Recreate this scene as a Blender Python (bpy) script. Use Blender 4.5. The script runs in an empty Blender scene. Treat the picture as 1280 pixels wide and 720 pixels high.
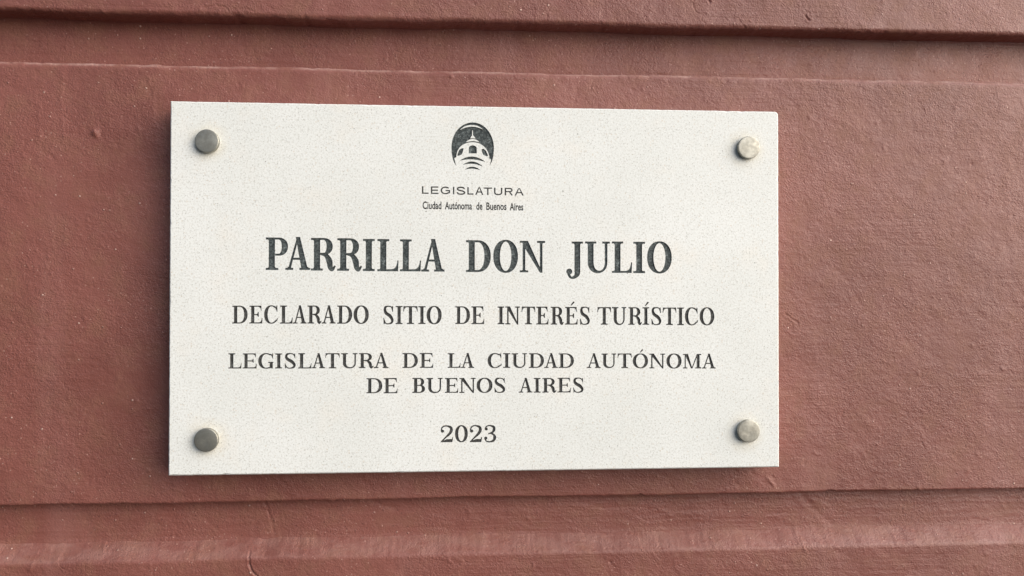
import bpy, math, random
import numpy as np
from mathutils import Matrix, Vector
from mathutils.geometry import delaunay_2d_cdt

S = bpy.context.scene
COL = S.collection
Z0 = 1.60            # height of the plaque centre above the pavement, metres
MM = 0.001

# ------------------------------------------------------------------ camera
cam_d = bpy.data.cameras.new('camera')
cam = bpy.data.objects.new('camera', cam_d); COL.objects.link(cam)
cam_d.sensor_width = 36.0
cam_d.lens = 940.0 / 1280.0 * 36.0
cam_d.clip_start = 0.01; cam_d.clip_end = 200.0
_r = Vector((0.99789202, -0.06488713, 0.00108914))
_d = Vector((0.00172842, 0.0097969, -0.99995052))
_f = Vector((0.06487325, 0.99784452, 0.0098884))
cam.matrix_world = Matrix(((_r.x, -_d.x, -_f.x, -0.01242503),
                           (_r.y, -_d.y, -_f.y, -0.49413318),
                           (_r.z, -_d.z, -_f.z, -0.00453642 + Z0),
                           (0, 0, 0, 1)))
S.camera = cam

# ------------------------------------------------------------------ light
SUN_DIR = Vector((1.6, -1.0, 0.88)).normalized()       # towards the light
elev = math.asin(SUN_DIR.z)
azim = math.atan2(SUN_DIR.x, SUN_DIR.y)                # clockwise from +Y
W = bpy.data.worlds.new('World'); S.world = W; W.use_nodes = True
nt = W.node_tree
for n in list(nt.nodes): nt.nodes.remove(n)
out = nt.nodes.new('ShaderNodeOutputWorld'); bg = nt.nodes.new('ShaderNodeBackground')
sky = nt.nodes.new('ShaderNodeTexSky'); sky.sky_type = 'NISHITA'
sky.sun_disc = False; sky.sun_elevation = elev; sky.sun_rotation = azim
sky.air_density = 1.0; sky.dust_density = 4.0; sky.ozone_density = 1.0
bg.inputs['Strength'].default_value = 0.05
nt.links.new(sky.outputs['Color'], bg.inputs['Color']); nt.links.new(bg.outputs['Background'], out.inputs['Surface'])
sun_d = bpy.data.lights.new('sun', 'SUN'); sun = bpy.data.objects.new('sun', sun_d); COL.objects.link(sun)
sun_d.energy = 1.5; sun_d.angle = math.radians(84); sun_d.color = (0.985, 0.99, 1.0)
sun.rotation_euler = SUN_DIR.to_track_quat('Z', 'Y').to_euler(); sun.location = (1, -1, 3)
S.view_settings.view_transform = 'Standard'; S.view_settings.look = 'None'
S.view_settings.exposure = 1.38; S.view_settings.gamma = 1.0; S.view_settings.use_curve_mapping = False

# ------------------------------------------------------------------ materials
class NT:
    def __init__(s, name):
        s.m = bpy.data.materials.new(name); s.m.use_nodes = True; s.t = s.m.node_tree
        s.b = s.t.nodes['Principled BSDF']
        s.co = s.n('ShaderNodeTexCoord').outputs['Object']
    def n(s, kind, **kw):
        x = s.t.nodes.new(kind)
        for k, v in kw.items(): setattr(x, k, v)
        return x
    def l(s, a, b): s.t.links.new(a, b)
    def setin(s, node, **kw):
        for k, v in kw.items():
            i = node.inputs[k.replace('_', ' ')]
            if hasattr(v, 'is_linked') or hasattr(v, 'links'): s.l(v, i)
            else: i.default_value = v
    def mapping(s, scale=(1, 1, 1), rot=(0, 0, 0), loc=(0, 0, 0)):
        m = s.n('ShaderNodeMapping'); s.l(s.co, m.inputs['Vector'])
        m.inputs['Scale'].default_value = scale; m.inputs['Rotation'].default_value = rot; m.inputs['Location'].default_value = loc
        return m.outputs['Vector']
    def noise(s, scale, detail=3, rough=0.55, vec=None, dist=0.0):
        x = s.n('ShaderNodeTexNoise'); s.l(vec or s.co, x.inputs['Vector'])
        x.inputs['Scale'].default_value = scale; x.inputs['Detail'].default_value = detail
        x.inputs['Roughness'].default_value = rough; x.inputs['Distortion'].default_value = dist
        return x.outputs['Fac']
    def voro(s, scale, feat='F1', vec=None, out='Distance', rnd=1.0):
        x = s.n('ShaderNodeTexVoronoi', feature=feat); s.l(vec or s.co, x.inputs['Vector'])
        x.inputs['Scale'].default_value = scale; x.inputs['Randomness'].default_value = rnd
        return x.outputs[out]
    def ramp(s, fac, stops):
        x = s.n('ShaderNodeMapRange'); s.l(fac, x.inputs['Value'])
        x.inputs['From Min'].default_value = stops[0]; x.inputs['From Max'].default_value = stops[1]
        x.inputs['To Min'].default_value = stops[2]; x.inputs['To Max'].default_value = stops[3]
        x.interpolation_type = 'SMOOTHSTEP'
        return x.outputs['Result']
    def math(s, op, a, b=None):
        x = s.n('ShaderNodeMath', operation=op)
        for i, v in enumerate((a, b)):
            if v is None: continue
            if isinstance(v, (int, float)): x.inputs[i].default_value = v
            else: s.l(v, x.inputs[i])
        return x.outputs[0]
    def mix(s, fac, a, b, mode='MIX'):
        x = s.n('ShaderNodeMix', data_type='RGBA', blend_type=mode)
        for i, v in ((0, fac), (6, a), (7, b)):
            if isinstance(v, (int, float)): x.inputs[i].default_value = v
            elif isinstance(v, tuple): x.inputs[i].default_value = v + (1.0,) if len(v) == 3 else v
            else: s.l(v, x.inputs[i])
        return x.outputs[2]
    def bump(s, h, dist, strength=1.0, normal=None):
        x = s.n('ShaderNodeBump'); s.l(h, x.inputs['Height']); x.inputs['Distance'].default_value = dist
        x.inputs['Strength'].default_value = strength
        if normal: s.l(normal, x.inputs['Normal'])
        return x.outputs['Normal']

def wall_paint():
    t = NT('dark_red_wall_paint')
    big = t.noise(9, 4, 0.6); mid = t.noise(60, 4, 0.6)
    c = t.mix(t.ramp(big, (0.35, 0.68, 0, 1)), (0.195, 0.069, 0.055), (0.240, 0.088, 0.071))
    c = t.mix(t.ramp(mid, (0.42, 0.75, 0, 0.55)), c, (0.235, 0.103, 0.068))
    # vertical run marks and rub marks of dust
    streak = t.noise(22, 4, 0.6, vec=t.mapping((1, 1, 0.12)))
    c = t.mix(t.ramp(streak, (0.55, 0.78, 0, 0.35)), c, (0.31, 0.145, 0.128))
    # highlight painted into the colour of every upward edge, with some rubbed paint
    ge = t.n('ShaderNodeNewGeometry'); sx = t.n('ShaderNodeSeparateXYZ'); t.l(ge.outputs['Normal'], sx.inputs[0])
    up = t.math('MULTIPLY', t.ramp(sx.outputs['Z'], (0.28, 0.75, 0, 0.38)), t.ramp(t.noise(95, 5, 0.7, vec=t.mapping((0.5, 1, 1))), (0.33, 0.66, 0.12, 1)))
    pz = t.n('ShaderNodeSeparateXYZ'); t.l(t.co, pz.inputs[0])              # painted highlight is palest on the edge above the plaque
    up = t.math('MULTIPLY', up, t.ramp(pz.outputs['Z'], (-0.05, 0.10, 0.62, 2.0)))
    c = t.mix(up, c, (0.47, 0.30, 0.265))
    # grains of pale dust caught on the paint
    d = t.voro(260); cell = t.voro(260, out='Color')
    sep = t.n('ShaderNodeSeparateColor'); t.l(cell, sep.inputs[0])
    sel = t.ramp(sep.outputs[0], (0.945, 0.95, 0, 1))
    spot = t.math('MULTIPLY', t.ramp(d, (0.10, 0.22, 1, 0)), sel)
    c = t.mix(t.math('MULTIPLY', spot, t.math('MULTIPLY', sep.outputs[2], 0.85)), c, (0.62, 0.42, 0.36))
    v3 = t.mapping(loc=(1, 4, 7)); d3 = t.voro(620, vec=v3); c3 = t.voro(620, out='Color', vec=v3)
    sep3 = t.n('ShaderNodeSeparateColor'); t.l(c3, sep3.inputs[0])
    spot3 = t.math('MULTIPLY', t.ramp(d3, (0.15, 0.38, 1, 0)), t.ramp(sep3.outputs[0], (0.90, 0.97, 0, 1)))
    spot3 = t.math('MULTIPLY', spot3, t.ramp(t.noise(18, 3), (0.4, 0.6, 0.2, 0.7)))
    c = t.mix(spot3, c, (0.50, 0.30, 0.25))
    d2 = t.voro(420, vec=t.mapping(loc=(3, 1, 2))); cell2 = t.voro(420, out='Color', vec=t.mapping(loc=(3, 1, 2)))
    sep2 = t.n('ShaderNodeSeparateColor'); t.l(cell2, sep2.inputs[0])
    spot2 = t.math('MULTIPLY', t.ramp(d2, (0.12, 0.30, 1, 0)), t.ramp(sep2.outputs[1], (0.955, 0.96, 0, 1)))
    c = t.mix(t.math('MULTIPLY', spot2, 0.6), c, (0.10, 0.035, 0.032))
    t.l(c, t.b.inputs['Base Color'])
    t.l(t.ramp(mid, (0.3, 0.7, 0.40, 0.54)), t.b.inputs['Roughness'])
    t.b.inputs['Specular IOR Level'].default_value = 0.45
    fine = t.noise(850, 3, 0.6, dist=0.3)
    coarse = t.noise(330, 3, 0.55, dist=0.5, vec=t.mapping(rot=(0, 0.5, 0), scale=(1.0, 1, 1.35)))
    h = t.math('ADD', t.math('MULTIPLY', fine, 0.85), t.math('MULTIPLY', coarse, 0.8))
    h = t.math('MULTIPLY', h, t.ramp(t.noise(26, 4, 0.6, vec=t.mapping(loc=(9, 3, 1))), (0.36, 0.62, 0.60, 1.15)))
    brush = t.noise(60, 4, 0.65, vec=t.mapping((0.22, 1, 5.5)))          # horizontal brush drag, in patches
    h = t.math('ADD', h, t.math('MULTIPLY', brush, t.ramp(t.noise(11, 2, vec=t.mapping(loc=(2, 8, 5))), (0.46, 0.62, 0.0, 0.9))))
    h = t.math('ADD', h, t.math('MULTIPLY', spot, 0.6))
    t.l(t.bump(h, 0.00075, 0.75), t.b.inputs['Normal'])
    return t.m

def quartz():
    t = NT('speckled_white_quartz')
    c = t.mix(t.ramp(t.noise(14, 3), (0.35, 0.7, 0, 1)), (0.745, 0.770, 0.752), (0.795, 0.818, 0.805))
    c = t.mix(t.ramp(t.noise(28, 4, 0.6, vec=t.mapping(loc=(4, 0, 2))), (0.5, 0.72, 0, 0.5)), c, (0.80, 0.775, 0.715))
    # warm grime ring round each fixing
    sp_ = t.n('ShaderNodeSeparateXYZ'); t.l(t.co, sp_.inputs[0])
    dx = t.math('SUBTRACT', t.math('ABSOLUTE', sp_.outputs['X']), 0.1763); dz = t.math('SUBTRACT', t.math('ABSOLUTE', t.math('ADD', sp_.outputs['Z'], 0.0012)), 0.0955)
    rr = t.math('SQRT', t.math('ADD', t.math('MULTIPLY', dx, dx), t.math('MULTIPLY', dz, dz)))
    c = t.mix(t.math('MULTIPLY', t.ramp(rr, (0.007, 0.0165, 0.55, 0)), t.ramp(t.noise(120, 3), (0.3, 0.6, 0.4, 1))), c, (0.66, 0.62, 0.50))
    n1 = t.noise(820, 2, 0.7)
    c = t.mix(t.ramp(n1, (0.46, 0.68, 0, 0.62)), c, (0.53, 0.53, 0.49))
    n0 = t.noise(1100, 2, 0.6, vec=t.mapping(loc=(5, 5, 5)))
    c = t.mix(t.ramp(n0, (0.50, 0.68, 0, 0.55)), c, (0.93, 0.94, 0.93))
    for sc, thr, r0, r1, col, k in ((900, 0.84, 0.18, 0.42, (0.36, 0.36, 0.33), 0.6), (520, 0.955, 0.12, 0.30, (0.26, 0.24, 0.21), 0.45),
                                    (640, 0.93, 0.2, 0.45, (0.60, 0.53, 0.43), 0.5), (300, 0.985, 0.06, 0.16, (0.09, 0.09, 0.08), 0.8)):
        v = t.mapping(loc=(sc * .01, 2, 1))
        d = t.voro(sc, vec=v); cc = t.voro(sc, out='Color', vec=v)
        sp = t.n('ShaderNodeSeparateColor'); t.l(cc, sp.inputs[0])
        m = t.math('MULTIPLY', t.ramp(d, (r0, r1, k, 0)), t.ramp(sp.outputs[0], (thr, thr + .01, 0, 1)))
        c = t.mix(m, c, col)
    t.l(c, t.b.inputs['Base Color'])
    t.b.inputs['Roughness'].default_value = 0.42
    t.b.inputs['Specular IOR Level'].default_value = 0.4
    t.l(t.bump(t.noise(900, 2), 0.0002, 0.25), t.b.inputs['Normal'])
    return t.m

def ink(name, a, b):
    t = NT(name)
    n1 = t.noise(900, 3, 0.7); n2 = t.noise(420, 3, 0.6, dist=0.5)
    c = t.mix(t.ramp(n1, (0.40, 0.66, 0, 1)), a, b)
    c = t.mix(t.ramp(n2, (0.58, 0.76, 0, 0.8)), c, tuple(min(1, v * 2.0) for v in b))
    t.l(c, t.b.inputs['Base Color']); t.b.inputs['Roughness'].default_value = 0.7
    t.b.inputs['Specular IOR Level'].default_value = 0.3
    t.l(t.bump(n1, 0.0003, 0.6), t.b.inputs['Normal'])
    return t.m

def metal(name, base, rough):
    t = NT(name)
    v = t.n('ShaderNodeVectorMath', operation='LENGTH')
    m = t.mapping((1, 0, 1)); t.l(m, v.inputs[0])
    ring = t.math('SINE', t.math('MULTIPLY', v.outputs['Value'], 9000.0))
    n1 = t.noise(260, 4, 0.65)
    c = t.mix(t.ramp(n1, (0.35, 0.7, 0, 1)), tuple(x * 0.72 for x in base), base)
    t.l(c, t.b.inputs['Base Color']); t.b.inputs['Metallic'].default_value = 1.0
    t.l(t.ramp(n1, (0.3, 0.7, rough + .12, rough)), t.b.inputs['Roughness'])
    h = t.math('ADD', t.math('MULTIPLY', ring, 0.6), n1)
    t.l(t.bump(h, 0.0001, 0.35), t.b.inputs['Normal'])
    return t.m

M_WALL = wall_paint(); M_STONE = quartz()
M_INK1 = ink('slate_letter_paint', (0.030, 0.038, 0.040), (0.115, 0.135, 0.137))
M_INK2 = ink('charcoal_letter_paint', (0.038, 0.038, 0.037), (0.095, 0.095, 0.092))
M_METAL = metal('brushed_nickel', (0.455, 0.445, 0.395), 0.48)
M_METAL2 = metal('polished_nickel_rim', (0.60, 0.59, 0.54), 0.25)

# ------------------------------------------------------------------ object helpers
def link(name, me, parent=None, mat=None, loc=None):
    o = bpy.data.objects.new(name, me); COL.objects.link(o)
    if mat is not None and not me.materials: me.materials.append(mat)
    if parent is not None: o.parent = parent
    if loc is not None: o.location = loc
    return o
def tag(o, label=None, cat=None, group=None, kind=None):
    for k, v in (('label', label), ('category', cat), ('group', group), ('kind', kind)):
        if v: o[k] = v

# ------------------------------------------------------------------ numpy noise
def _hash(ix, iz, seed):
    h = (ix.astype(np.int64) * 374761393 + iz.astype(np.int64) * 668265263 + seed * 1442695041) & 0x7fffffff
    h = ((h ^ (h >> 13)) * 1274126177) & 0x7fffffff
    h = h ^ (h >> 16)
    return (h & 0xffff) / 32767.5 - 1.0
def vnoise(x, z, seed):
    ix = np.floor(x); iz = np.floor(z); fx = x - ix; fz = z - iz
    ux = fx * fx * fx * (fx * (fx * 6 - 15) + 10); uz = fz * fz * fz * (fz * (fz * 6 - 15) + 10)
    a = _hash(ix, iz, seed); b = _hash(ix + 1, iz, seed); c = _hash(ix, iz + 1, seed); d = _hash(ix + 1, iz + 1, seed)
    return (a + (b - a) * ux) + ((c + (d - c) * ux) - (a + (b - a) * ux)) * uz
def fbm(x, z, seed, oct=3, gain=0.5):
    r = 0; amp = 1; f = 1
    for k in range(oct):
        r = r + amp * vnoise(x * f + 17.3 * k, z * f - 9.1 * k, seed + k); amp *= gain; f *= 2.03
    return r

# scars in the plaster: polylines (mm, wall plane), width, depth (positive = cut into the wall)
def seg_dist(x, z, pts):
    best = np.full(x.shape, 1e9)
    for (ax, az), (bx, bz) in zip(pts[:-1], pts[1:]):
        dx, dz = bx - ax, bz - az; L = dx * dx + dz * dz
        t = np.clip(((x - ax) * dx + (z - az) * dz) / L, 0, 1)
        best = np.minimum(best, np.hypot(x - ax - t * dx, z - az - t * dz))
    return best
SCARS = [  # (points, half width, depth)
    ([(148, 202), (152, 205), (157, 204), (160, 200.5)], 0.55, 0.55), ([(148, 202), (147.5, 197), (151, 192.5), (158, 192)], 0.45, 0.35),
    ([(150, 191.3), (190, 190)], 0.35, 0.2), ([(-25, 192.5), (60, 191.5)], 0.35, 0.12), ([(228, 193.4), (231, 190)], 0.7, 0.5),
    ([(-185, 187.5), (-179, 190), (-172, 188.5), (-170, 186)], 0.5, 0.35), ([(-164, 187.5), (-158, 188), (-153, 186)], 0.4, 0.3),
    ([(-11, 207), (-9, 202), (-4, 199)], 0.5, 0.4), ([(-120, 205), (-114, 203)], 0.5, 0.3),
    ([(235, 176.5), (250, 174.4), (262, 176)], 0.45, 0.45),
    ([(-155, -180), (-154.3, -186), (-152.8, -189.5), (-149.5, -192)], 0.55, 0.8), ([(-147.6, -146), (-145.5, -150), (-144, -155), (-142.5, -160), (-141, -168)], 1.0, 0.35),
    ([(-150, -172), (-145, -175)], 1.4, 0.7), ([(-291.5, 120), (-292, 85)], 0.9, -0.08), ([(-218, 140), (-218.5, 110), (-216, 96)], 0.9, -0.08),
    ([(228, -146), (240, -158), (252, -168)], 2.2, 0.3), ([(236, -150), (250, -156)], 0.6, -0.3),
    ([(213, -17), (223, -24)], 0.6, 0.3), ([(255, -85), (253, -91)], 0.9, 0.12),
    ([(186, 182), (180, 190)], 0.5, 0.2), ([(-330, -150), (-240, -153)], 1.2, -0.15), ([(60, -150), (85, -156)], 0.8, -0.25), ([(120, -152), (135, -160)], 0.8, -0.3),
    ([(200, -131.5), (205, -138)], 0.5, -0.35), ([(168, -150), (150, -152)], 0.5, -0.3), ([(-245, -160), (-232, -155)], 0.6, -0.3),
    ([(-277, 142), (-277.5, 118), (-276, 98)], 1.1, -0.13)]
DIMPLES = [(-255.5, 102.8, 2.3, -1.6), (-252.5, 102.0, 1.3, 0.5), (-8, -155, 1.6, -0.7), (33, -160, 1.4, -0.7), (88, -176, 1.1, 0.8), (89, -188, 1.0, 0.7), (26, 150.5, 1.6, 0.5),
           (330, 92, 1.5, -0.35), (338, 130, 1.6, -0.35), (120, 205, 1.0, 0.5), (-5, 195, 0.9, 0.5), (45, 188, 0.8, 0.5), (280, 118, 1.2, -0.3), (-90, 150, 1.0, 0.6), (105, 138, 1.4, 0.4),
           (280, -110, 1.3, -0.35), (310, -60, 1.5, -0.3), (350, -40, 1.2, -0.4), (-240, -60, 1.2, -0.3), (-285, 20, 1.6, -0.3), (-262, -20, 1.0, -0.4)]
rng = random.Random(5)
for _ in range(110):                                       # short nicks and hairs under the paint
    zc = rng.choice((rng.uniform(-200, -143), rng.uniform(-200, -143), rng.uniform(150, 212), rng.uniform(-143, 150))); xc = rng.uniform(-320, 400)
    a = rng.uniform(-1.2, 1.2) - 0.5; L = rng.uniform(1.5, 6)
    SCARS.append(([(xc, zc), (xc + L * .5 * math.cos(a), zc + L * .5 * math.sin(a)), (xc + L * math.cos(a + .4), zc + L * math.sin(a + .4))], rng.uniform(0.35, 0.7), rng.choice((-1, -1, 1)) * rng.uniform(0.12, 0.35)))
for _ in range(420):
    DIMPLES.append((rng.uniform(-330, 405), rng.uniform(-215, 215), rng.uniform(0.5, 1.3), rng.choice((-1, -1, 1)) * rng.uniform(0.1, 0.4)))

def relief(x, z):
    """outward height of the plaster in mm at wall-plane point (x, z), mm"""
    h = 0.26 * fbm(x / 95, z / 70, 11, 3) + 0.14 * fbm(x / 17, z / 13, 21, 3) + 0.06 * fbm(x / 6.5, z / 5, 25, 2)
    patch = np.clip(0.65 + 0.6 * fbm(x / 60, z / 60, 41, 2), 0.25, 1.3)
    a = 0.45; xr = x * math.cos(a) + z * math.sin(a); zr = -x * math.sin(a) + z * math.cos(a)
    h = h + patch * (0.050 * fbm(xr / 2.6, zr / 1.9, 31, 2, 0.6))
    for pts, w, d in SCARS:
        xs = [p[0] for p in pts]; zs = [p[1] for p in pts]
        m = (x > min(xs) - 5 * w) & (x < max(xs) + 5 * w) & (z > min(zs) - 5 * w) & (z < max(zs) + 5 * w)
        if m.any():
            xx = x[m] + 0.5 * vnoise(x[m] / 2, z[m] / 2, 3); zz = z[m] + 0.5 * vnoise(x[m] / 2, z[m] / 2, 4)
            dd = seg_dist(xx, zz, pts)
            h[m] -= 1.4 * d * np.exp(-(dd / w) ** 2)
            h[m] += 0.35 * abs(d) * np.exp(-((dd - 1.8 * w) / w) ** 2)
    for cx, cz, r, d in DIMPLES:
        m = (np.abs(x - cx) < 3 * r) & (np.abs(z - cz) < 3 * r)
        if m.any():
            h[m] -= d * np.exp(-(((x[m] - cx) ** 2 + (z[m] - cz) ** 2) / r ** 2))
    return h

FACE = 20.0; DEPTH = 18.0     # wall face and groove depth behind the front of the slab, mm
xs_mid = np.arange(-345, 420, 0.72)
XS = np.concatenate([np.arange(-800, -345, 7.0), xs_mid, np.arange(420, 900, 7.0)])

def profile_course(z_lo, z_hi, slope_hi=0.0, r_lo=2.0, r_hi=2.2, open_lo=False, open_hi=False):
    """list of (z, depth, nz, ny, edge) down a course: ny = outward, nz = up"""
    P = []
    if not open_hi:
        sl = slope_hi / DEPTH; a0 = math.atan(sl); de = r_hi * (1 - math.sin(a0)); ze = z_hi - r_hi * (1 - math.cos(a0))
        for k in range(26):                                   # upper return, from the groove outwards
            q = k / 25.0; dep = DEPTH + 6 - q * (DEPTH + 6 - de)
            P.append((ze + sl * (dep - de), dep, math.cos(a0), math.sin(a0)))
        for k in range(1, 9):
            a = a0 + k / 9.0 * (math.pi / 2 - a0)
            P.append((z_hi - r_hi * (1 - math.cos(a)), r_hi * (1 - math.sin(a)), math.cos(a), math.sin(a)))
        zt = z_hi - r_hi
    else: zt = z_hi
    zb = z_lo + r_lo if not open_lo else z_lo
    z = zt
    while z > zb:
        P.append((z, 0.0, 0.0, 1.0)); z -= 0.72 if abs(z) < 216 else 6.0
    P.append((zb, 0.0, 0.0, 1.0))
    if not open_lo:
        for k in range(1, 9):
            a = k / 9.0 * math.pi / 2
            P.append((z_lo + r_lo * (1 - math.sin(a)), r_lo * (1 - math.cos(a)), -math.sin(a), math.cos(a)))
        for k in range(14):
            q = k / 13.0; P.append((z_lo, r_lo + q * (DEPTH + 6 - r_lo), -1.0, 0.0))
    return np.array(P)

def grid_mesh(name, X, Y, Z):
    n, m = X.shape
    co = np.stack([X, Y, Z], -1).reshape(-1, 3).astype(np.float32) * MM
    me = bpy.data.meshes.new(name)
    me.vertices.add(n * m); me.vertices.foreach_set('co', co.ravel())
    i = np.arange(n - 1)[:, None] * m + np.arange(m - 1)[None, :]
    q = np.stack([i, i + m, i + m + 1, i + 1], -1).reshape(-1, 4)
    me.loops.add(q.size); me.polygons.add(len(q))
    me.loops.foreach_set('vertex_index', q.ravel().astype(np.int32))
    me.polygons.foreach_set('loop_start', (np.arange(len(q)) * 4).astype(np.int32))
    me.polygons.foreach_set('use_smooth', np.ones(len(q), dtype=bool))
    me.update(calc_edges=True); me.validate()
    return me

def course(name, parent, z_lo, z_hi, seed, edge_w=0.7, **kw):
    P = profile_course(z_lo, z_hi, **kw)
    z = P[:, 0][:, None]; dep = P[:, 1][:, None]; nz = P[:, 2][:, None]; ny = P[:, 3][:, None]
    x = XS[None, :] + 0 * z
    zz = z + 0 * x
    h = relief(x, zz - dep * 0.6)
    # hand-run edges: slow wander, small chips
    lo_e = edge_w * (0.6 * fbm(x / 60, x * 0, seed, 3) + 0.16 * vnoise(x / 4, x * 0, seed + 7) + 0.09 * vnoise(x / 1.6, x * 0, seed + 8))
    hi_e = edge_w * (0.6 * fbm(x / 70, x * 0 + 5, seed + 20, 3) + 0.16 * vnoise(x / 4, x * 0, seed + 9) + 0.07 * vnoise(x / 1.6, x * 0, seed + 10))
    wl = np.exp(-np.maximum(zz - z_lo, 0) / 8.0); wh = np.exp(-np.maximum(z_hi - zz, 0) / 8.0)
    zz = zz + lo_e * wl + hi_e * wh
    chip = 0
    for cx, w, a, side in CHIPS.get(name, []):
        g = a * np.exp(-((x - cx) / w) ** 2)
        zz = zz + (g * np.exp(-np.maximum(z - z_lo, 0) / 2.0) if side == 'lo' else -g * np.exp(-np.maximum(z_hi - z, 0) / 2.0))
    X = x; Y = FACE + dep - h * ny; Z = zz + (h + 0.22 * fbm(x / 3.5, (zz - dep) / 2.5, seed + 40, 2)) * nz * 0.9
    return link(name, grid_mesh(name, X, Y, Z), parent, M_WALL)

CHIPS = {'wall_course_upper': [(-165, 3, 0.8, 'lo'), (-120, 2, 0.6, 'lo'), (85, 2, 0.5, 'lo')],
         'wall_course_middle': [(110, 1.6, 1.3, 'lo'), (-100, 2.2, -0.6, 'lo'), (245, 3.0, 1.0, 'lo'), (262, 5, -0.8, 'hi'), (-115, 2.5, 0.8, 'hi'), (-219, 3, -0.7, 'hi')],
         'wall_course_lower': [(-146, 4, 1.0, 'hi'), (200, 9, 0.9, 'hi')]}

def groove(name, parent, z_lo, z_hi, seed, deep=DEPTH):
    z = np.arange(z_hi + 6, z_lo - 6, -0.72)[:, None]
    x = XS[None, :] + 0 * z; zz = z + 0 * x
    h = relief(x * 0.8 + 300, zz * 1.7 + 90) * 0.5 + relief(x, zz) * 0.5 + 0.10 * fbm(x / 30, zz / 1.6, seed, 2)
    cove = 1.6 * np.exp(-np.maximum(z_hi - zz, 0) / 1.6) + 0.5 * np.exp(-np.maximum(zz - z_lo, 0) / 1.5)
    return link(name, grid_mesh(name, x, FACE + deep - h - np.minimum(cove, 2.0), zz), parent, M_WALL)

wall = bpy.data.objects.new('masonry_wall', None); COL.objects.link(wall); wall.location = (0, 0, Z0)
tag(wall, 'dark red painted plaster wall with two horizontal grooves behind the white plaque', 'wall')
U = course('wall_course_upper', wall, 183.0, 420, 101, open_hi=True, r_lo=3.0)
Mi = course('wall_course_middle', wall, -142.6, 149.6, 131, r_lo=1.8, r_hi=4.2)
Lo = course('wall_course_lower', wall, -430, -178.4, 161, open_lo=True, r_hi=4.0, slope_hi=17.2)
G1 = groove('groove_bed', wall, 149.6, 183.0, 201)
G2 = groove('groove_bed', wall, -170.6, -142.6, 231, 11.0)
for o, lab in ((U, 'upper course of the red wall above the top groove'), (Mi, 'tall middle course of the red wall carrying the plaque'), (Lo, 'lower course of the red wall below the bottom groove')):
    o.name = 'wall_course'; o['label'] = lab
G1['label'] = 'recessed band of the top groove under its dark edge'; G2['label'] = 'recessed band of the bottom groove below the plaque'

# ------------------------------------------------------------------ lettering: drawn as polygons in cap-height units
def bez(p0, c, p1, n=6):
    return [((1 - t) ** 2 * p0[0] + 2 * t * (1 - t) * c[0] + t * t * p1[0], (1 - t) ** 2 * p0[1] + 2 * t * (1 - t) * c[1] + t * t * p1[1]) for t in [k / n for k in range(n + 1)]]
def rect(x0, y0, x1, y1): return [(x0, y0), (x1, y0), (x1, y1), (x0, y1)]
def strip(A, B): return [[A[i], A[i + 1], B[i + 1], B[i]] for i in range(len(A) - 1)]
def ell(cx, cy, rx, ry, a0, a1, n=24, p=2.15):
    R = []
    for k in range(n + 1):
        a = math.radians(a0 + (a1 - a0) * k / n); c, s = math.cos(a), math.sin(a)
        R.append((cx + rx * math.copysign(abs(c) ** (2 / p), c), cy + ry * math.copysign(abs(s) ** (2 / p), s)))
    return R
def disc(cx, cy, rx, ry, n=16): return ell(cx, cy, rx, ry, 0, 360 - 360 / n, n - 1, 2.0)
def stroke(pts, ws, per=7):
    n = len(pts); C = []; Wd = []
    P = [pts[0]] + list(pts) + [pts[-1]]
    for i in range(n - 1):
        p0, p1, p2, p3 = P[i:i + 4]
        for k in range(per):
            t = k / per
            C.append(tuple(0.5 * (2 * b + (c - a) * t + (2 * a - 5 * b + 4 * c - d) * t * t + (3 * b - a - 3 * c + d) * t ** 3) for a, b, c, d in zip(p0, p1, p2, p3)))
            tt = t * t * (3 - 2 * t); Wd.append(ws[i] * (1 - tt) + ws[i + 1] * tt)
    C.append(pts[-1]); Wd.append(ws[-1]); A = []; B = []
    for i, (c, w) in enumerate(zip(C, Wd)):
        q = C[min(i + 1, len(C) - 1)]; r = C[max(i - 1, 0)]; dx, dy = q[0] - r[0], q[1] - r[1]; L = math.hypot(dx, dy) or 1
        A.append((c[0] - dy / L * w / 2, c[1] + dx / L * w / 2)); B.append((c[0] + dy / L * w / 2, c[1] - dx / L * w / 2))
    return strip(A, B)
def foot(cx, s, y, eL, eR, t, b=0.05):
    """bracketed slab serif on a stem of width s ending at y = 0 or 1"""
    up = 1 if y < 0.5 else -1
    L = cx - s / 2; R = cx + s / 2
    p = [(L - eL, y), (R + eR, y), (R + eR, y + up * t)] + bez((R + eR * 0.55, y + up * t), (R, y + up * t), (R, y + up * (t + b)), 4) \
        + bez((L, y + up * (t + b)), (L, y + up * t), (L - eL * 0.55, y + up * t), 4) + [(L - eL, y + up * t)]
    return [p]
def stem(cx, s, y0=0.0, y1=1.0): return [rect(cx - s / 2, y0, cx + s / 2, y1)]
def bowl(x0, y0, y1, xr, th, t, frac=0.42):
    xf = x0 + (xr - x0) * frac; cy = (y0 + y1) / 2; h = (y1 - y0) / 2
    o = ell(xf, cy, xr - xf, h, 90, -90, 20); i = ell(xf, cy, xr - th - xf, h - t, 90, -90, 20)
    return strip(o, i) + [rect(x0, y1 - t, xf + .001, y1), rect(x0, y0, xf + .001, y0 + t)]
def arm(x0, x1, y, t, hs, up):
    """hairline arm from a stem with a beak of height hs at its end; up = +1 arm at the baseline, -1 at the top"""
    return [[(x0, y), (x1 - 0.015, y), (x1, y + up * hs), (x1 - 0.035, y + up * hs)] + bez((x1 - 0.045, y + up * hs * .8), (x1 - 0.07, y + up * t * 1.1), (x1 - 0.22, y + up * t), 5) + [(x0, y + up * t)]]

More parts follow.
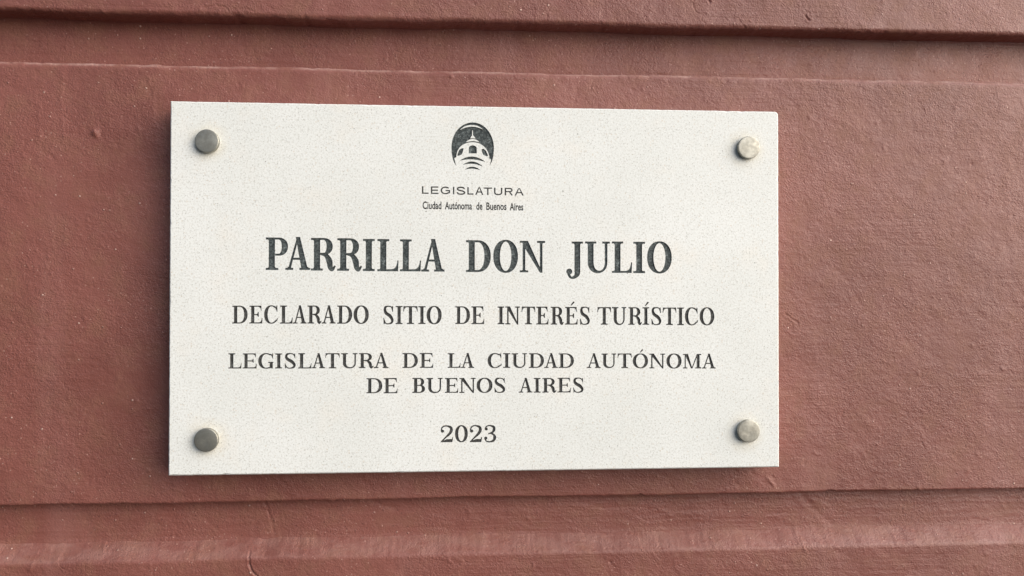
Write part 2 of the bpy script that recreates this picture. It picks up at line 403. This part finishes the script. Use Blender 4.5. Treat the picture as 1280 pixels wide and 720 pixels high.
def glyph(ch, w, s, t, e):
    """polygons of one serif capital; w width, s stem, t hairline, e serif overhang, all in cap heights"""
    G = []; xs = e + s / 2
    if ch in 'ÉÍÓ':
        base = {'É': 'E', 'Í': 'I', 'Ó': 'O'}[ch]; G = glyph(base, w, s, t, e)
        c = w * (0.52 if ch != 'Í' else 0.5)
        return G + [[(c - 0.07, 1.08), (c + 0.0, 1.08), (c + 0.17, 1.25), (c + 0.155, 1.30), (c + 0.10, 1.31), (c + 0.06, 1.27)]]
    if ch == 'I':
        ss = min(s, w - 2 * e * .6); ee = (w - ss) / 2
        return stem(w / 2, ss) + foot(w / 2, ss, 0, ee, ee, t) + foot(w / 2, ss, 1, ee, ee, t)
    if ch == 'L':
        return stem(xs, s) + foot(xs, s, 1, e, e, t) + foot(xs, s, 0, e, 0, t) + arm(xs, w, 0, t, 0.34, 1)
    if ch == 'E':
        return stem(xs, s) + foot(xs, s, 1, e, 0, t) + foot(xs, s, 0, e, 0, t) + arm(xs, w, 0, t, 0.31, 1) + arm(xs, w - 0.05, 1, t, 0.27, -1) \
            + [rect(xs, 0.5 - t / 2, w - 0.24, 0.5 + t / 2)] + [[(w - 0.30, .5 - t / 2), (w - 0.245, 0.37), (w - 0.205, 0.37), (w - 0.205, 0.64), (w - 0.245, 0.64), (w - 0.30, .5 + t / 2)]]
    if ch == 'T':
        c = w / 2
        return stem(c, s) + foot(c, s, 0, e * 1.1, e * 1.1, t) + arm(c, w, 1, t, 0.30, -1) + [[(w - x, y) for x, y in arm(c, w, 1, t, 0.30, -1)[0]]]
    if ch == 'D':
        return stem(xs, s) + foot(xs, s, 1, e, 0, t) + foot(xs, s, 0, e, 0, t) + bowl(xs, 0, 1, w, s * 1.08, t, 0.32)
    if ch == 'P':
        return stem(xs, s) + foot(xs, s, 1, e, 0, t) + foot(xs, s, 0, e, e * 1.15, t) + bowl(xs, 0.44, 1, w, s * 1.02, t)
    if ch == 'B':
        return stem(xs, s) + foot(xs, s, 1, e, 0, t) + foot(xs, s, 0, e, 0, t) + bowl(xs, 0.505 - t / 2, 1, w - 0.06, s, t) + bowl(xs, 0, 0.505 + t / 2, w, s * 1.05, t)
    if ch == 'R':
        xb = w * 0.88
        return stem(xs, s) + foot(xs, s, 1, e, 0, t) + foot(xs, s, 0, e, e * 0.9, t) + bowl(xs, 0.48, 1, xb, s, t) \
            + stroke([(w * .42, 0.50), (w * .60, 0.475), (xb - s * .55 + .0, 0.30), (xb - s * .40, 0.12), (xb - 0.02, 0.025), (w - .015, 0.15)], [t, s * .7, s * .98, s * .85, t * 1.5, t * .8])
    if ch in 'O0':
        th = s * 1.1
        return strip(ell(w / 2, .5, w / 2, .515, 0, 360, 44), ell(w / 2, .5, w / 2 - th, .515 - t * .95, 0, 360, 44, 2.0))
    if ch in 'CG':
        th = s * 1.08; cx = w * .52; rx = cx; a1 = 318 if ch == 'C' else 300
        o = ell(cx, .5, rx, .515, 52, a1, 36); i = []
        for k, (ox, oy) in enumerate(o):
            a = math.radians(52 + (a1 - 52) * k / 36); c, q = math.cos(a), math.sin(a)
            i.append((cx + (rx - th) * c if c < 0 else cx + (rx - t * 1.2) * c * .98, .5 + (.515 - t) * q))
        G = strip(o, i)
        G += [[(w - .075, 1.0), (w - .03, 1.0), (w - .022, .66), (w - .06, .66)] + bez((w - .065, .68), (w - .11, .86), (w - .22, .93), 4) + [(w - .16, .975), (w - .09, .90)]]
        if ch == 'C': G += stroke([o[-1], (w - .06, .17), (w - .015, .29)], [t * 1.3, t * 1.1, t * .7], 4)
        else:
            gx = w - s / 2 - .035
            G += stem(gx, s * .95, .03, .44) + [rect(gx - s / 2 - e * .8, .44 - t, w, .44)] + stroke([o[-2], (gx - s * .3, .07), (gx + s * .4, .10)], [t, t * 1.5, t], 3) + [[(gx + s * .1, .0), (gx + s * .475, .0), (gx + s * .475, .12), (gx - s * .2, .12)]]
        return G
    if ch == 'S':
        G = stroke([(w - .085, .80), (w * .76, .945), (w * .50, .985), (w * .22, .93), (.075 + s * .20, .76), (w * .30, .60), (w * .62, .46), (w - .055 - s * .24, .26), (w * .80, .085), (w * .50, .015), (w * .24, .055), (.075, .22)],
                   [t * .9, t, t, s * .68, s * .82, s * 1.0, s * 1.05, s * .86, s * .62, t, t, t * .9], 5)
        G += [[(w - .125, .90), (w - .085, 1.0), (w - .05, 1.0), (w - .045, .68), (w - .085, .68)], [(.135, .10), (.085, 0), (.045, 0), (.02, .34), (.06, .34)]]
        return G
    if ch == 'A':
        xl = e * .95 + t * .3; xr = w - e * .75 - s / 2; ax = w * .50
        tt = t * 1.15
        G = [[(xl - tt * .4, 0), (xl + tt * .7, 0), (ax + tt * .3, .97), (ax - tt * .5, .97)], [(xr - s * .52, 0), (xr + s * .52, 0), (ax + s * .36, 1.01), (ax - s * .34, 1.01)]]
        yb = .31
        G += [rect(xl + (ax - xl) * yb, yb, xr - (xr - ax) * yb, yb + t)]
        return G + foot(xl + tt * .15, tt, 0, xl - tt * .35, e * 1.0, t, .03) + foot(xr, s * 1.04, 0, e * .75, e * .75 - s * .02, t, .03)
    if ch == 'N':
        xl = e + t * .7; xr = w - e - t * .6; th = t * 1.3
        G = stem(xl, th) + stem(xr, th) + foot(xl, th, 0, xl - th / 2, e * 1.05, t, .03) + foot(xr, th, 1, e * 1.05, w - xr - th / 2, t, .03)
        return G + [[(xl - th * .5, 1), (xl - th * .5 + s * .9, 1), (xr + th / 2, -.01), (xr + th / 2 - s * .42, -.01), (xl - th * .5, .88)], rect(0, 1 - t, xl + s * .5, 1)]
    if ch == 'M':
        xl = e + t * .6; th = t * 1.1; xr = w - e - s / 2; mx = (xl + xr) / 2 - .01
        G = stem(xl, th) + stem(xr, s) + foot(xl, th, 0, xl - th / 2, e * .95, t, .03) + foot(xr, s, 0, e * .9, e, t, .03) + [rect(0, 1 - t, xl + s * .5, 1), rect(xr - s * .3, 1 - t, w, 1)]
        return G + [[(xl - th / 2, 1), (xl + s * .95, 1), (mx + s * .28, .0), (mx - s * .18, .0)], [(mx - t * .1, .0), (mx + t * .9, .0), (xr + .0, 1), (xr - t * 1.2, 1)]]
    if ch == 'U':
        xr = w - e * .9 - t * .5; th = t * 1.35
        L0 = e; R0 = xr + th / 2; yb = .34
        o = ell((L0 + R0) / 2, yb, (R0 - L0) / 2, yb + .015, 180, 360, 22)
        i = ell((L0 + s + R0 - th) / 2, yb, (R0 - th - L0 - s) / 2, yb + .015 - t * 1.25, 180, 360, 22)
        return strip(o, i) + stem(xs, s, yb - .001, 1) + stem(xr, th, yb - .001, 1) + foot(xs, s, 1, e, e, t) + foot(xr, th, 1, e * .95, e * .9, t, .03)
    if ch == 'J':
        cx = w - e - s / 2; e2 = e
        G = stem(cx, s, .02, 1) + foot(cx, s, 1, e2, e2, t)
        G += stroke([(cx, .06), (cx - s * .04, -.04), (cx - s * .42, -.135), (cx - s * 1.05, -.165), (.10, -.09), (.055, .03)], [s, s * .93, s * .55, t * 1.1, t * 1.3, t * 1.2], 6)
        return G + [disc(.10, .035, .098, .095)]
    if ch == '2':
        return stroke([(.055, .70), (.12, .90), (w * .46, .975), (w * .80, .88), (w * .845, .70), (w * .70, .50), (w * .36, .25), (.05, .02)], [t, t * 1.1, t, s * .85, s * 1.02, s * .85, s * .5, t], 6) \
            + [disc(.125, .66, .10, .092)] + [[(.0, 0), (w * .93, 0), (w, .30), (w - .045, .30), (w - .09, .185), (w * .5, .185), (w * .33, .13), (.05, .06)]]
    if ch == '3':
        return stroke([(.075, .76), (.15, .92), (w * .46, .98), (w * .78, .90), (w * .82, .74), (w * .70, .58), (w * .42, .505), (w * .36, .50)], [t, t, t, s * .8, s * .95, s * .7, t, t], 6) \
            + stroke([(w * .36, .505), (w * .55, .51), (w * .80, .43), (w * .88, .27), (w * .78, .09), (w * .46, .015), (.14, .07), (.055, .24)], [t, t, s * .7, s * 1.0, s * .8, t * 1.1, t, t], 6) + [disc(.14, .775, .095, .088), disc(.115, .235, .10, .09)]
    raise ValueError(ch)

def mono(ch, w, k):
    """plain extended capital drawn with one line weight k"""
    h = k / 2
    if ch == 'L': return [rect(0, 0, k, 1), rect(0, 0, w, k * .9)]
    if ch == 'E': return [rect(0, 0, k, 1), rect(0, 0, w, k * .9), rect(0, 1 - k * .9, w - .03, 1), rect(0, .5 - k * .4, w - .07, .5 + k * .45)]
    if ch == 'I': return [rect(0, 0, w, 1)]
    if ch == 'T': return [rect(0, 1 - k * .9, w, 1), rect(w / 2 - h, 0, w / 2 + h, 1)]
    if ch == 'U': return strip(ell(w / 2, .36, w / 2, .37, 180, 360, 16), ell(w / 2, .36, w / 2 - k, .37 - k * .9, 180, 360, 16)) + [rect(0, .36, k, 1), rect(w - k, .36, w, 1)]
    if ch == 'A': return [[(0, 0), (k * 1.1, 0), (w / 2 + h * .3, 1), (w / 2 - h * 1.1, 1)], [(w, 0), (w - k * 1.1, 0), (w / 2 - h * .3, 1), (w / 2 + h * 1.1, 1)], rect(w * .2, .30, w * .8, .30 + k * .85)]
    if ch == 'R': return [rect(0, 0, k, 1)] + bowl(0, .42, 1, w - .05, k, k * .85, .6) + [[(w * .50, .45), (w * .50 + k * 1.1, .45), (w, 0), (w - k * 1.25, 0)]]
    if ch == 'G':
        return strip(ell(w / 2, .5, w / 2, .515, 38, 325, 30), ell(w / 2, .5, w / 2 - k, .515 - k * .9, 38, 325, 30)) + [rect(w * .52, .40, w, .40 + k * .85), rect(w - k * .9, .12, w, .40 + k * .8)]
    if ch == 'S':
        return stroke([(w - .07, .74), (w * .76, .90), (w * .5, .955), (w * .2, .89), (.09, .73), (w * .24, .58), (w * .74, .44), (w - .06, .27), (w * .80, .10), (w * .5, .04), (w * .18, .11), (.05, .29)], [k] * 12, 5)
    raise ValueError(ch)

POLYS = []     # (polygon in mm, owner, priority, dark)
OWNERS = []    # (object name, label, material, centre)
def add_owner(name, mat, label=None):
    OWNERS.append((name, label, mat)); return len(OWNERS) - 1
def put(polys, own, x0, zb, h, hx=None, prio=0, dark=True):
    for p in polys: POLYS.append(([(x0 + x * (hx or h), zb + y * h) for x, y in p], own, prio, dark))

LINES = [  # stem, hairline, overhang, material, [(char, x0, x1, baseline, cap line)] in mm on the slab
    (0.188, 0.064, 0.088, M_INK1, [('P', -139.5, -125.4, 11.7, 32.7), ('A', -127.1, -111.3, 11.8, 32.9), ('R', -110.8, -95.0, 11.4, 32.6), ('R', -94.0, -78.1, 11.3, 32.5), ('I', -77.5, -69.9, 11.2, 32.1), ('L', -68.2, -54.5, 11.1, 32.1), ('L', -53.6, -39.9, 11.1, 32.0), ('A', -39.8, -24.6, 11.0, 32.1),
      ('D', -10.6, 5.7, 10.8, 31.7), ('O', 7.3, 23.6, 10.6, 31.8), ('N', 24.8, 41.6, 10.7, 31.5), ('J', 55.6, 66.8, 10.6, 31.2), ('U', 68.2, 84.6, 10.6, 31.3), ('L', 86.2, 99.8, 10.5, 31.4), ('I', 100.6, 108.5, 10.4, 31.3), ('O', 109.9, 126.6, 10.5, 31.4)]),
    (0.178, 0.064, 0.098, M_INK2, [('D', -160.5, -150.8, -22.8, -11.3), ('E', -149.7, -141.4, -22.8, -11.3), ('C', -140.4, -131.7, -22.8, -11.2), ('L', -130.3, -122.3, -22.9, -11.2), ('A', -122.2, -113.4, -22.9, -11.2), ('R', -112.9, -103.9, -22.9, -11.2), ('A', -103.8, -94.9, -22.9, -11.2), ('D', -93.9, -84.3, -23.0, -11.2), ('O', -83.4, -73.6, -23.0, -11.3),
      ('S', -64.5, -57.4, -23.3, -11.5), ('I', -56.3, -51.8, -23.3, -11.5), ('T', -51.4, -42.0, -23.3, -11.6), ('I', -41.6, -36.9, -23.3, -11.6), ('O', -36.2, -26.4, -23.3, -11.6), ('D', -17.5, -7.9, -23.3, -11.7), ('E', -7.0, 1.5, -23.4, -11.7), ('I', 10.2, 14.6, -23.5, -11.8), ('N', 15.3, 25.0, -23.6, -11.8), ('T', 26.0, 35.1, -23.6, -11.9), ('E', 35.7, 43.9, -23.7, -11.9),
      ('R', 45.3, 54.0, -23.8, -12.0), ('É', 54.8, 63.3, -23.8, -12.1), ('S', 64.5, 71.6, -23.8, -12.1), ('T', 76.4, 85.7, -23.9, -12.2), ('U', 86.2, 95.7, -24.0, -12.2), ('R', 97.2, 106.4, -24.0, -12.3), ('Í', 106.8, 111.3, -24.0, -12.3), ('S', 112.5, 119.7, -24.1, -12.4), ('T', 120.4, 129.7, -24.2, -12.5), ('I', 130.2, 134.8, -24.3, -12.5), ('C', 135.5, 144.4, -24.3, -12.5), ('O', 145.5, 155.5, -24.3, -12.5)]),
    (0.208, 0.072, 0.118, M_INK2, [('L', -162.8, -154.5, -51.7, -41.9), ('E', -153.8, -144.9, -51.7, -42.0), ('G', -144.0, -134.4, -51.8, -42.0), ('I', -133.2, -128.8, -51.8, -42.1), ('S', -127.4, -120.1, -51.8, -42.1), ('L', -118.7, -110.2, -51.9, -42.0), ('A', -110.1, -101.5, -51.8, -42.1), ('T', -101.4, -92.2, -51.9, -42.1), ('U', -91.3, -80.9, -51.9, -42.1), ('R', -79.9, -70.4, -51.9, -42.1), ('A', -70.3, -60.8, -51.9, -42.1),
      ('D', -51.8, -41.8, -51.9, -42.2), ('E', -40.6, -31.8, -51.9, -42.2), ('L', -22.4, -14.0, -52.0, -42.4), ('A', -13.9, -5.1, -52.1, -42.4), ('C', 3.7, 12.9, -52.2, -42.5), ('I', 13.9, 18.6, -52.2, -42.5), ('U', 19.5, 29.5, -52.2, -42.6), ('D', 30.9, 40.9, -52.3, -42.6), ('A', 41.0, 50.1, -52.4, -42.7),
      ('D', 50.6, 60.8, -52.4, -42.8), ('A', 69.3, 78.7, -52.6, -42.9), ('U', 79.2, 88.9, -52.6, -43.0), ('T', 90.0, 99.5, -52.7, -43.0), ('Ó', 100.2, 110.5, -52.8, -43.2), ('N', 111.4, 122.0, -53.0, -43.2), ('O', 122.9, 133.2, -53.1, -43.3), ('M', 134.1, 146.6, -53.2, -43.5), ('A', 147.0, 156.4, -53.3, -43.5)]),
    (0.208, 0.072, 0.118, M_INK2, [('D', -75.0, -64.8, -68.2, -58.4), ('E', -63.9, -54.9, -68.3, -58.4), ('B', -45.4, -37.1, -68.2, -58.4), ('U', -36.2, -25.8, -68.3, -58.5), ('E', -24.2, -15.5, -68.3, -58.6), ('N', -14.8, -4.1, -68.4, -58.6), ('O', -3.5, 6.9, -68.4, -58.7), ('S', 8.0, 15.4, -68.4, -58.8), ('A', 24.2, 33.2, -68.5, -58.9), ('I', 34.1, 38.6, -68.6, -58.9), ('R', 39.8, 49.1, -68.6, -59.0),
      ('E', 49.9, 58.7, -68.6, -58.9), ('S', 60.1, 67.3, -68.7, -59.0)]),
    (0.18, 0.075, 0.10, M_INK2, [('2', -27.1, -18.7, -100.5, -89.6), ('0', -17.6, -9.2, -100.5, -89.6), ('2', -8.1, 0.2, -100.7, -89.6), ('3', 1.3, 9.4, -100.7, -89.7)])]
for s_, t_, e_, mat, row in LINES:
    for ch, x0, x1, zb, zt in row:
        h = zt - zb
        put(glyph(ch, (x1 - x0) / h, s_, t_, e_), add_owner('numeral' if ch in '0123' else 'letter', mat), x0, zb, h)
row = list(zip('LEGISLATURA', (-39.4, -33.6, -27.2, -19.2, -16.7, -9.8, -4.7, 0.9, 7.8, 14.8, 21.3), (-35.1, -28.6, -21.1, -18.3, -11.2, -5.7, 0.8, 6.5, 13.2, 20.3, 27.4)))
for i, (ch, x0, x1) in enumerate(row):
    zb = 61.9 - 0.055 * i; h = 4.95
    put(mono(ch, (x1 - x0) / h, .185), add_owner('letter', M_INK2), x0, zb, h)

# small condensed line, set in the built-in typeface and squeezed to width
def text_polys(txt):
    cu = bpy.data.curves.new('small_text', 'FONT'); cu.body = txt; cu.resolution_u = 3; cu.offset = 0.022
    o = bpy.data.objects.new('small_text', cu); COL.objects.link(o)
    dg = bpy.context.evaluated_depsgraph_get(); me = bpy.data.meshes.new_from_object(o.evaluated_get(dg))
    P = [[(me.vertices[v].co.x, me.vertices[v].co.y) for v in f.vertices] for f in me.polygons]
    bpy.data.objects.remove(o); bpy.data.curves.remove(cu); bpy.data.meshes.remove(me)
    xs = [q[0] for p in P for q in p]
    return P, min(xs), max(xs)
CAPH = None
for txt, x0, x1, zb in (('Ciudad', -39.0, -26.7, 52.05), ('Autónoma', -24.5, -6.7, 51.95), ('de', -3.9, 0.2, 51.85), ('Buenos', 2.7, 16.0, 51.8), ('Aires', 18.1, 27.1, 51.6)):
    P, a, b = text_polys(txt)
    if CAPH is None: CAPH = max(q[1] for p in P for q in p)
    hz = 4.95 / CAPH
    ow = add_owner('small_word', M_INK2)
    for p in P: POLYS.append(([(x0 + (x - a) * (x1 - x0) / (b - a), zb + y * hz) for x, y in p], ow, 0, True))

# emblem: dark oval with a domed building left bare; drawn on its own sheet of 8 units per photo pixel, converted to mm
EK = (7.717 + 20.189) / 425.0
def em(X, Y): return (-6.30 + (X - 647.5) * EK, 92.7 - (Y - 355) * EK * 0.985)
OWN_E = add_owner('emblem', M_INK1, 'dark oval emblem with a domed building left in white')
def epoly(pts, prio, dark): POLYS.append(([em(*p) for p in pts], OWN_E, prio, dark))
oval = ell(647.5, 355, 212, 255, 0, 178, 30, 2.5) + ell(647.5, 355, 212, 255, 180, 358, 40, 2.0)
epoly(oval, 1, True)
# everything below the cornice is bare, but for the two tapering limbs
epoly([(480, 640), (480, 545)] + bez((484, 545), (470, 500), (463, 466), 4) + bez((463, 466), (545, 424), (647, 414), 8) + bez((647, 414), (745, 424), (832, 474), 8) + bez((832, 474), (826, 510), (814, 545), 4) + [(814, 640)], 2, False)
epoly([(400, 548), (482, 548), (482, 640), (400, 640)], 2, False); epoly([(812, 540), (900, 540), (900, 640), (812, 640)], 2, False)
# drum of the dome
epoly(bez((484, 455), (488, 345), (585, 312), 10) + bez((590, 310), (648, 292), (708, 310), 6) + bez((712, 312), (800, 350), (815, 455), 10) + [(760, 470), (647, 430), (540, 455)], 2, False)
# dark sky seen beside the side windows
epoly([(494, 442), (498, 418)] + bez((500, 412), (514, 362), (556, 364), 6) + [(556, 372), (549, 400), (541, 424), (512, 440)], 3, True)
epoly([(737, 372), (752, 366)] + bez((757, 368), (790, 385), (801, 440), 6) + [(790, 444), (752, 428), (742, 400)], 3, True)
epoly([(608, 415), (609, 365)] + bez((612, 348), (647, 318), (684, 348), 8) + [(688, 365), (688, 415)], 3, True)
# lantern and spire
epoly(bez((578, 302), (612, 268), (648, 268), 6) + bez((650, 268), (690, 270), (716, 302), 6) + bez((712, 300), (648, 280), (582, 302), 6), 2, False)
epoly([(642, 180), (648, 180), (651, 232)] + bez((654, 234), (668, 245), (674, 262), 4) + bez((672, 264), (648, 256), (624, 264), 4) + bez((624, 262), (632, 243), (640, 234), 4), 2, False)
# crescent of light along the top
epoly(bez((522, 176), (570, 124), (648, 126), 10) + bez((650, 126), (705, 126), (752, 172), 8) + bez((748, 170), (700, 143), (640, 143), 8) + bez((636, 143), (575, 146), (526, 176), 8), 2, False)
for (xa, ya, xb, yb, xm, ym, th) in ((518, 490, 778, 502, 647, 398, 30), (546, 534, 750, 548, 648, 455, 24), (566, 582, 727, 586, 646, 517, 20)):
    epoly(bez((xa, ya), (xm, ym), (xb, yb), 12) + bez((xb - 2, yb), (xm, ym + th * 2), (xa + 2, ya), 12), 4, True)

# ---- one triangulation of the whole front face: the marks are cut 0.35 mm into it
HW, HH, BV = 200.0, 119.9, 0.7
def rounded(hw, hh, r_tr):
    P = [(-hw, -hh), (hw, -hh)]
    for k in range(7):
        a = k / 6 * math.pi / 2; P.append((hw - r_tr + r_tr * math.cos(a), hh - r_tr + r_tr * math.sin(a)))
    return P + [(-hw, hh)]
base_in = rounded(HW - BV, HH - BV, 2.0); base_out = rounded(HW, HH, 2.4)
er = random.Random(12); front = []; full = []               # sawn edge: slight wander and a few tiny chips
for k in range(len(base_in)):
    (ax, az), (bx, bz) = base_in[k], base_in[(k + 1) % len(base_in)]; (cx, cz), (dx, dz) = base_out[k], base_out[(k + 1) % len(base_out)]
    n = max(1, int(math.hypot(bx - ax, bz - az) / 2.5))
    for j in range(n):
        q = j / n; i_ = er.uniform(0, .22) + (er.uniform(.3, .8) if er.random() < .035 and n > 1 else 0); o_ = er.uniform(0, .06) + i_ * .35
        px, pz = ax + (bx - ax) * q, az + (bz - az) * q; ox, oz = cx + (dx - cx) * q, cz + (dz - cz) * q
        L_ = math.hypot(px, pz); ux, uz = (-math.copysign(1, px) if abs(px) > HW - 3 else 0), (-math.copysign(1, pz) if abs(pz) > HH - 3 else 0)
        front.append((px + ux * i_, pz + uz * i_)); full.append((ox + ux * o_, oz + uz * o_))
vs = [Vector(p) for p in front]; fs = [list(range(len(front)))]; info = [(None, -1, False)]
def area(p): return sum(p[i - 1][0] * p[i][1] - p[i][0] * p[i - 1][1] for i in range(len(p))) / 2
for p, own, prio, dark in POLYS:
    q = []
    for v in p:
        if not q or math.hypot(v[0] - q[-1][0], v[1] - q[-1][1]) > 1e-3: q.append(v)
    if len(q) > 2 and math.hypot(q[0][0] - q[-1][0], q[0][1] - q[-1][1]) < 1e-3: q.pop()
    a = area(q)
    if len(q) < 3 or abs(a) < 1e-5: continue
    if a < 0: q.reverse()
    fs.append(list(range(len(vs), len(vs) + len(q)))); vs += [Vector(v) for v in q]; info.append((own, prio, dark))
edges = [(f[i - 1], f[i]) for f in fs for i in range(len(f))]
V2, E2, F2, _, _, _ = delaunay_2d_cdt(vs, edges, [], 0, 1e-4, False)
# which polygons cover each triangle: even-odd test of its centre, polygons binned on a 4 mm grid
bins = {}
for pi in range(1, len(fs)):
    xs_ = [vs[i].x for i in fs[pi]]; ys_ = [vs[i].y for i in fs[pi]]; bb = (min(xs_), max(xs_), min(ys_), max(ys_))
    rec = (pi, bb, [(vs[i].x, vs[i].y) for i in fs[pi]])
    for gx in range(int(bb[0] // 4), int(bb[1] // 4) + 1):
        for gy in range(int(bb[2] // 4), int(bb[3] // 4) + 1): bins.setdefault((gx, gy), []).append(rec)
def inside(x, y, P):
    r = False; ax, ay = P[-1]
    for bx, by in P:
        if (ay > y) != (by > y) and x < (bx - ax) * (y - ay) / (by - ay) + ax: r = not r
        ax, ay = bx, by
    return r
bare = []; per = {}
for f in F2:
    cx = sum(V2[i][0] for i in f) / 3; cy = sum(V2[i][1] for i in f) / 3
    if (abs(cx) > HW - 3 or abs(cy) > HH - 3) and not inside(cx, cy, front): continue
    best = 0
    for pi, bb, P in bins.get((int(cx // 4), int(cy // 4)), ()):
        if bb[0] <= cx <= bb[1] and bb[2] <= cy <= bb[3] and info[pi][1:] > info[best][1:] and inside(cx, cy, P): best = pi
    if info[best][2]: per.setdefault(info[best][0], []).append(f)
    else: bare.append(f)

plaque = bpy.data.objects.new('stone_plaque', None); COL.objects.link(plaque); plaque.location = (0, 0, Z0)
tag(plaque, 'white speckled stone plaque with engraved dark lettering held by four round metal caps', 'plaque')

# slab: front sheet + small arris + sides + back
sv = []; sf = []; used = {}
def vid(i):
    if i not in used: used[i] = len(sv); sv.append((V2[i][0] * MM, 0.0, V2[i][1] * MM))
    return used[i]
for f in bare: sf.append([vid(i) for i in f])
cnt = {}
nf = len(front); b0 = len(sv)
for lp, y in ((front, 0.0), (full, BV * MM), (full, 19.4 * MM)): sv += [(x * MM, y, z * MM) for x, z in lp]
for r in (0, 1):
    for k in range(nf):
        a, b = b0 + r * nf + k, b0 + r * nf + (k + 1) % nf
        sf.append([a, a + nf, b + nf, b])
sf.append([b0 + 2 * nf + k for k in range(nf)])
me = bpy.data.meshes.new('stone_slab'); me.from_pydata(sv, [], sf); me.update()
slab = link('stone_slab', me, plaque, M_STONE)
nrm_fix = [p for p in me.polygons if p.center.y < 1e-6 and p.normal.y > 0]
for p in nrm_fix: p.flip()

CUT = 0.6
for own, tris in sorted(per.items()):
    name, label, mat = OWNERS[own]
    vv = []; mp = {}; ff = []; ec = {}
    cx = sum(V2[i][0] for f in tris for i in f) / sum(len(f) for f in tris); cz = sum(V2[i][1] for f in tris for i in f) / sum(len(f) for f in tris)
    def g(i, top):
        k = (i, top)
        if k not in mp: mp[k] = len(vv); vv.append(((V2[i][0] - cx) * MM, (0.0 if top else CUT) * MM, (V2[i][1] - cz) * MM))
        return mp[k]
    for f in tris:
        ff.append([g(i, False) for i in f])
        for a, b in zip(f, list(f[1:]) + [f[0]]): ec[frozenset((a, b))] = ec.get(frozenset((a, b)), []) + [(a, b)]
    for k, l in ec.items():
        if len(l) == 1: a, b = l[0]; ff.append([g(b, False), g(a, False), g(a, True), g(b, True)])
    me = bpy.data.meshes.new(name); me.from_pydata(vv, [], ff); me.update()
    o = link(name, me, plaque, mat, (cx * MM, 0, cz * MM))
    if label: o['label'] = label

# ------------------------------------------------------------------ round caps of the fixings
def lathe(name, prof, mat, seg=64):
    vv = []; ff = []; n = len(prof)
    for k in range(seg):
        a = 2 * math.pi * k / seg
        for r, y in prof: vv.append((r * math.cos(a) * MM, -y * MM, r * math.sin(a) * MM))
    c0 = len(vv); vv.append((0, -prof[-1][1] * MM, 0))
    for k in range(seg):
        a = k * n; b = ((k + 1) % seg) * n
        for j in range(n - 1): ff.append([a + j, b + j, b + j + 1, a + j + 1])
        ff.append([a + n - 1, b + n - 1, c0])
    me = bpy.data.meshes.new(name); me.from_pydata(vv, [], ff); me.materials.append(mat); me.update()
    me.polygons.foreach_set('use_smooth', [True] * len(me.polygons))
    try: me.set_sharp_from_angle(angle=math.radians(28))
    except Exception: pass
    return me
cap_me = lathe('screw_cap', [(6.6, 0.9), (7.35, 0.9), (7.5, 1.05), (7.5, 3.0), (7.40, 3.22), (7.15, 3.38), (6.9, 3.42), (3.0, 3.47)], M_METAL)
bas_me = lathe('cap_base', [(7.2, -0.1), (7.35, 0.0), (7.35, 0.6), (7.0, 0.8), (6.4, 0.9), (6.2, 1.0)], M_METAL2)
for i, (x, z, rot, lab) in enumerate(((-176.0, 93.9, 0.3, 'upper left metal cap, dull dark grey'), (178.4, 94.7, 1.9, 'upper right metal cap, pale and bright'), (-175.5, -96.8, 4.0, 'lower left metal cap, warm dark grey'), (177.9, -94.9, 5.2, 'lower right metal cap with turned rings'))):
    c = link('screw_cap', cap_me, plaque, None, (x * MM, 0, z * MM)); c.rotation_euler = (0, rot, 0); c['label'] = lab
    link('cap_base', bas_me, c)
print('polys', len(POLYS), 'tris', len(F2), 'letters', len(per))
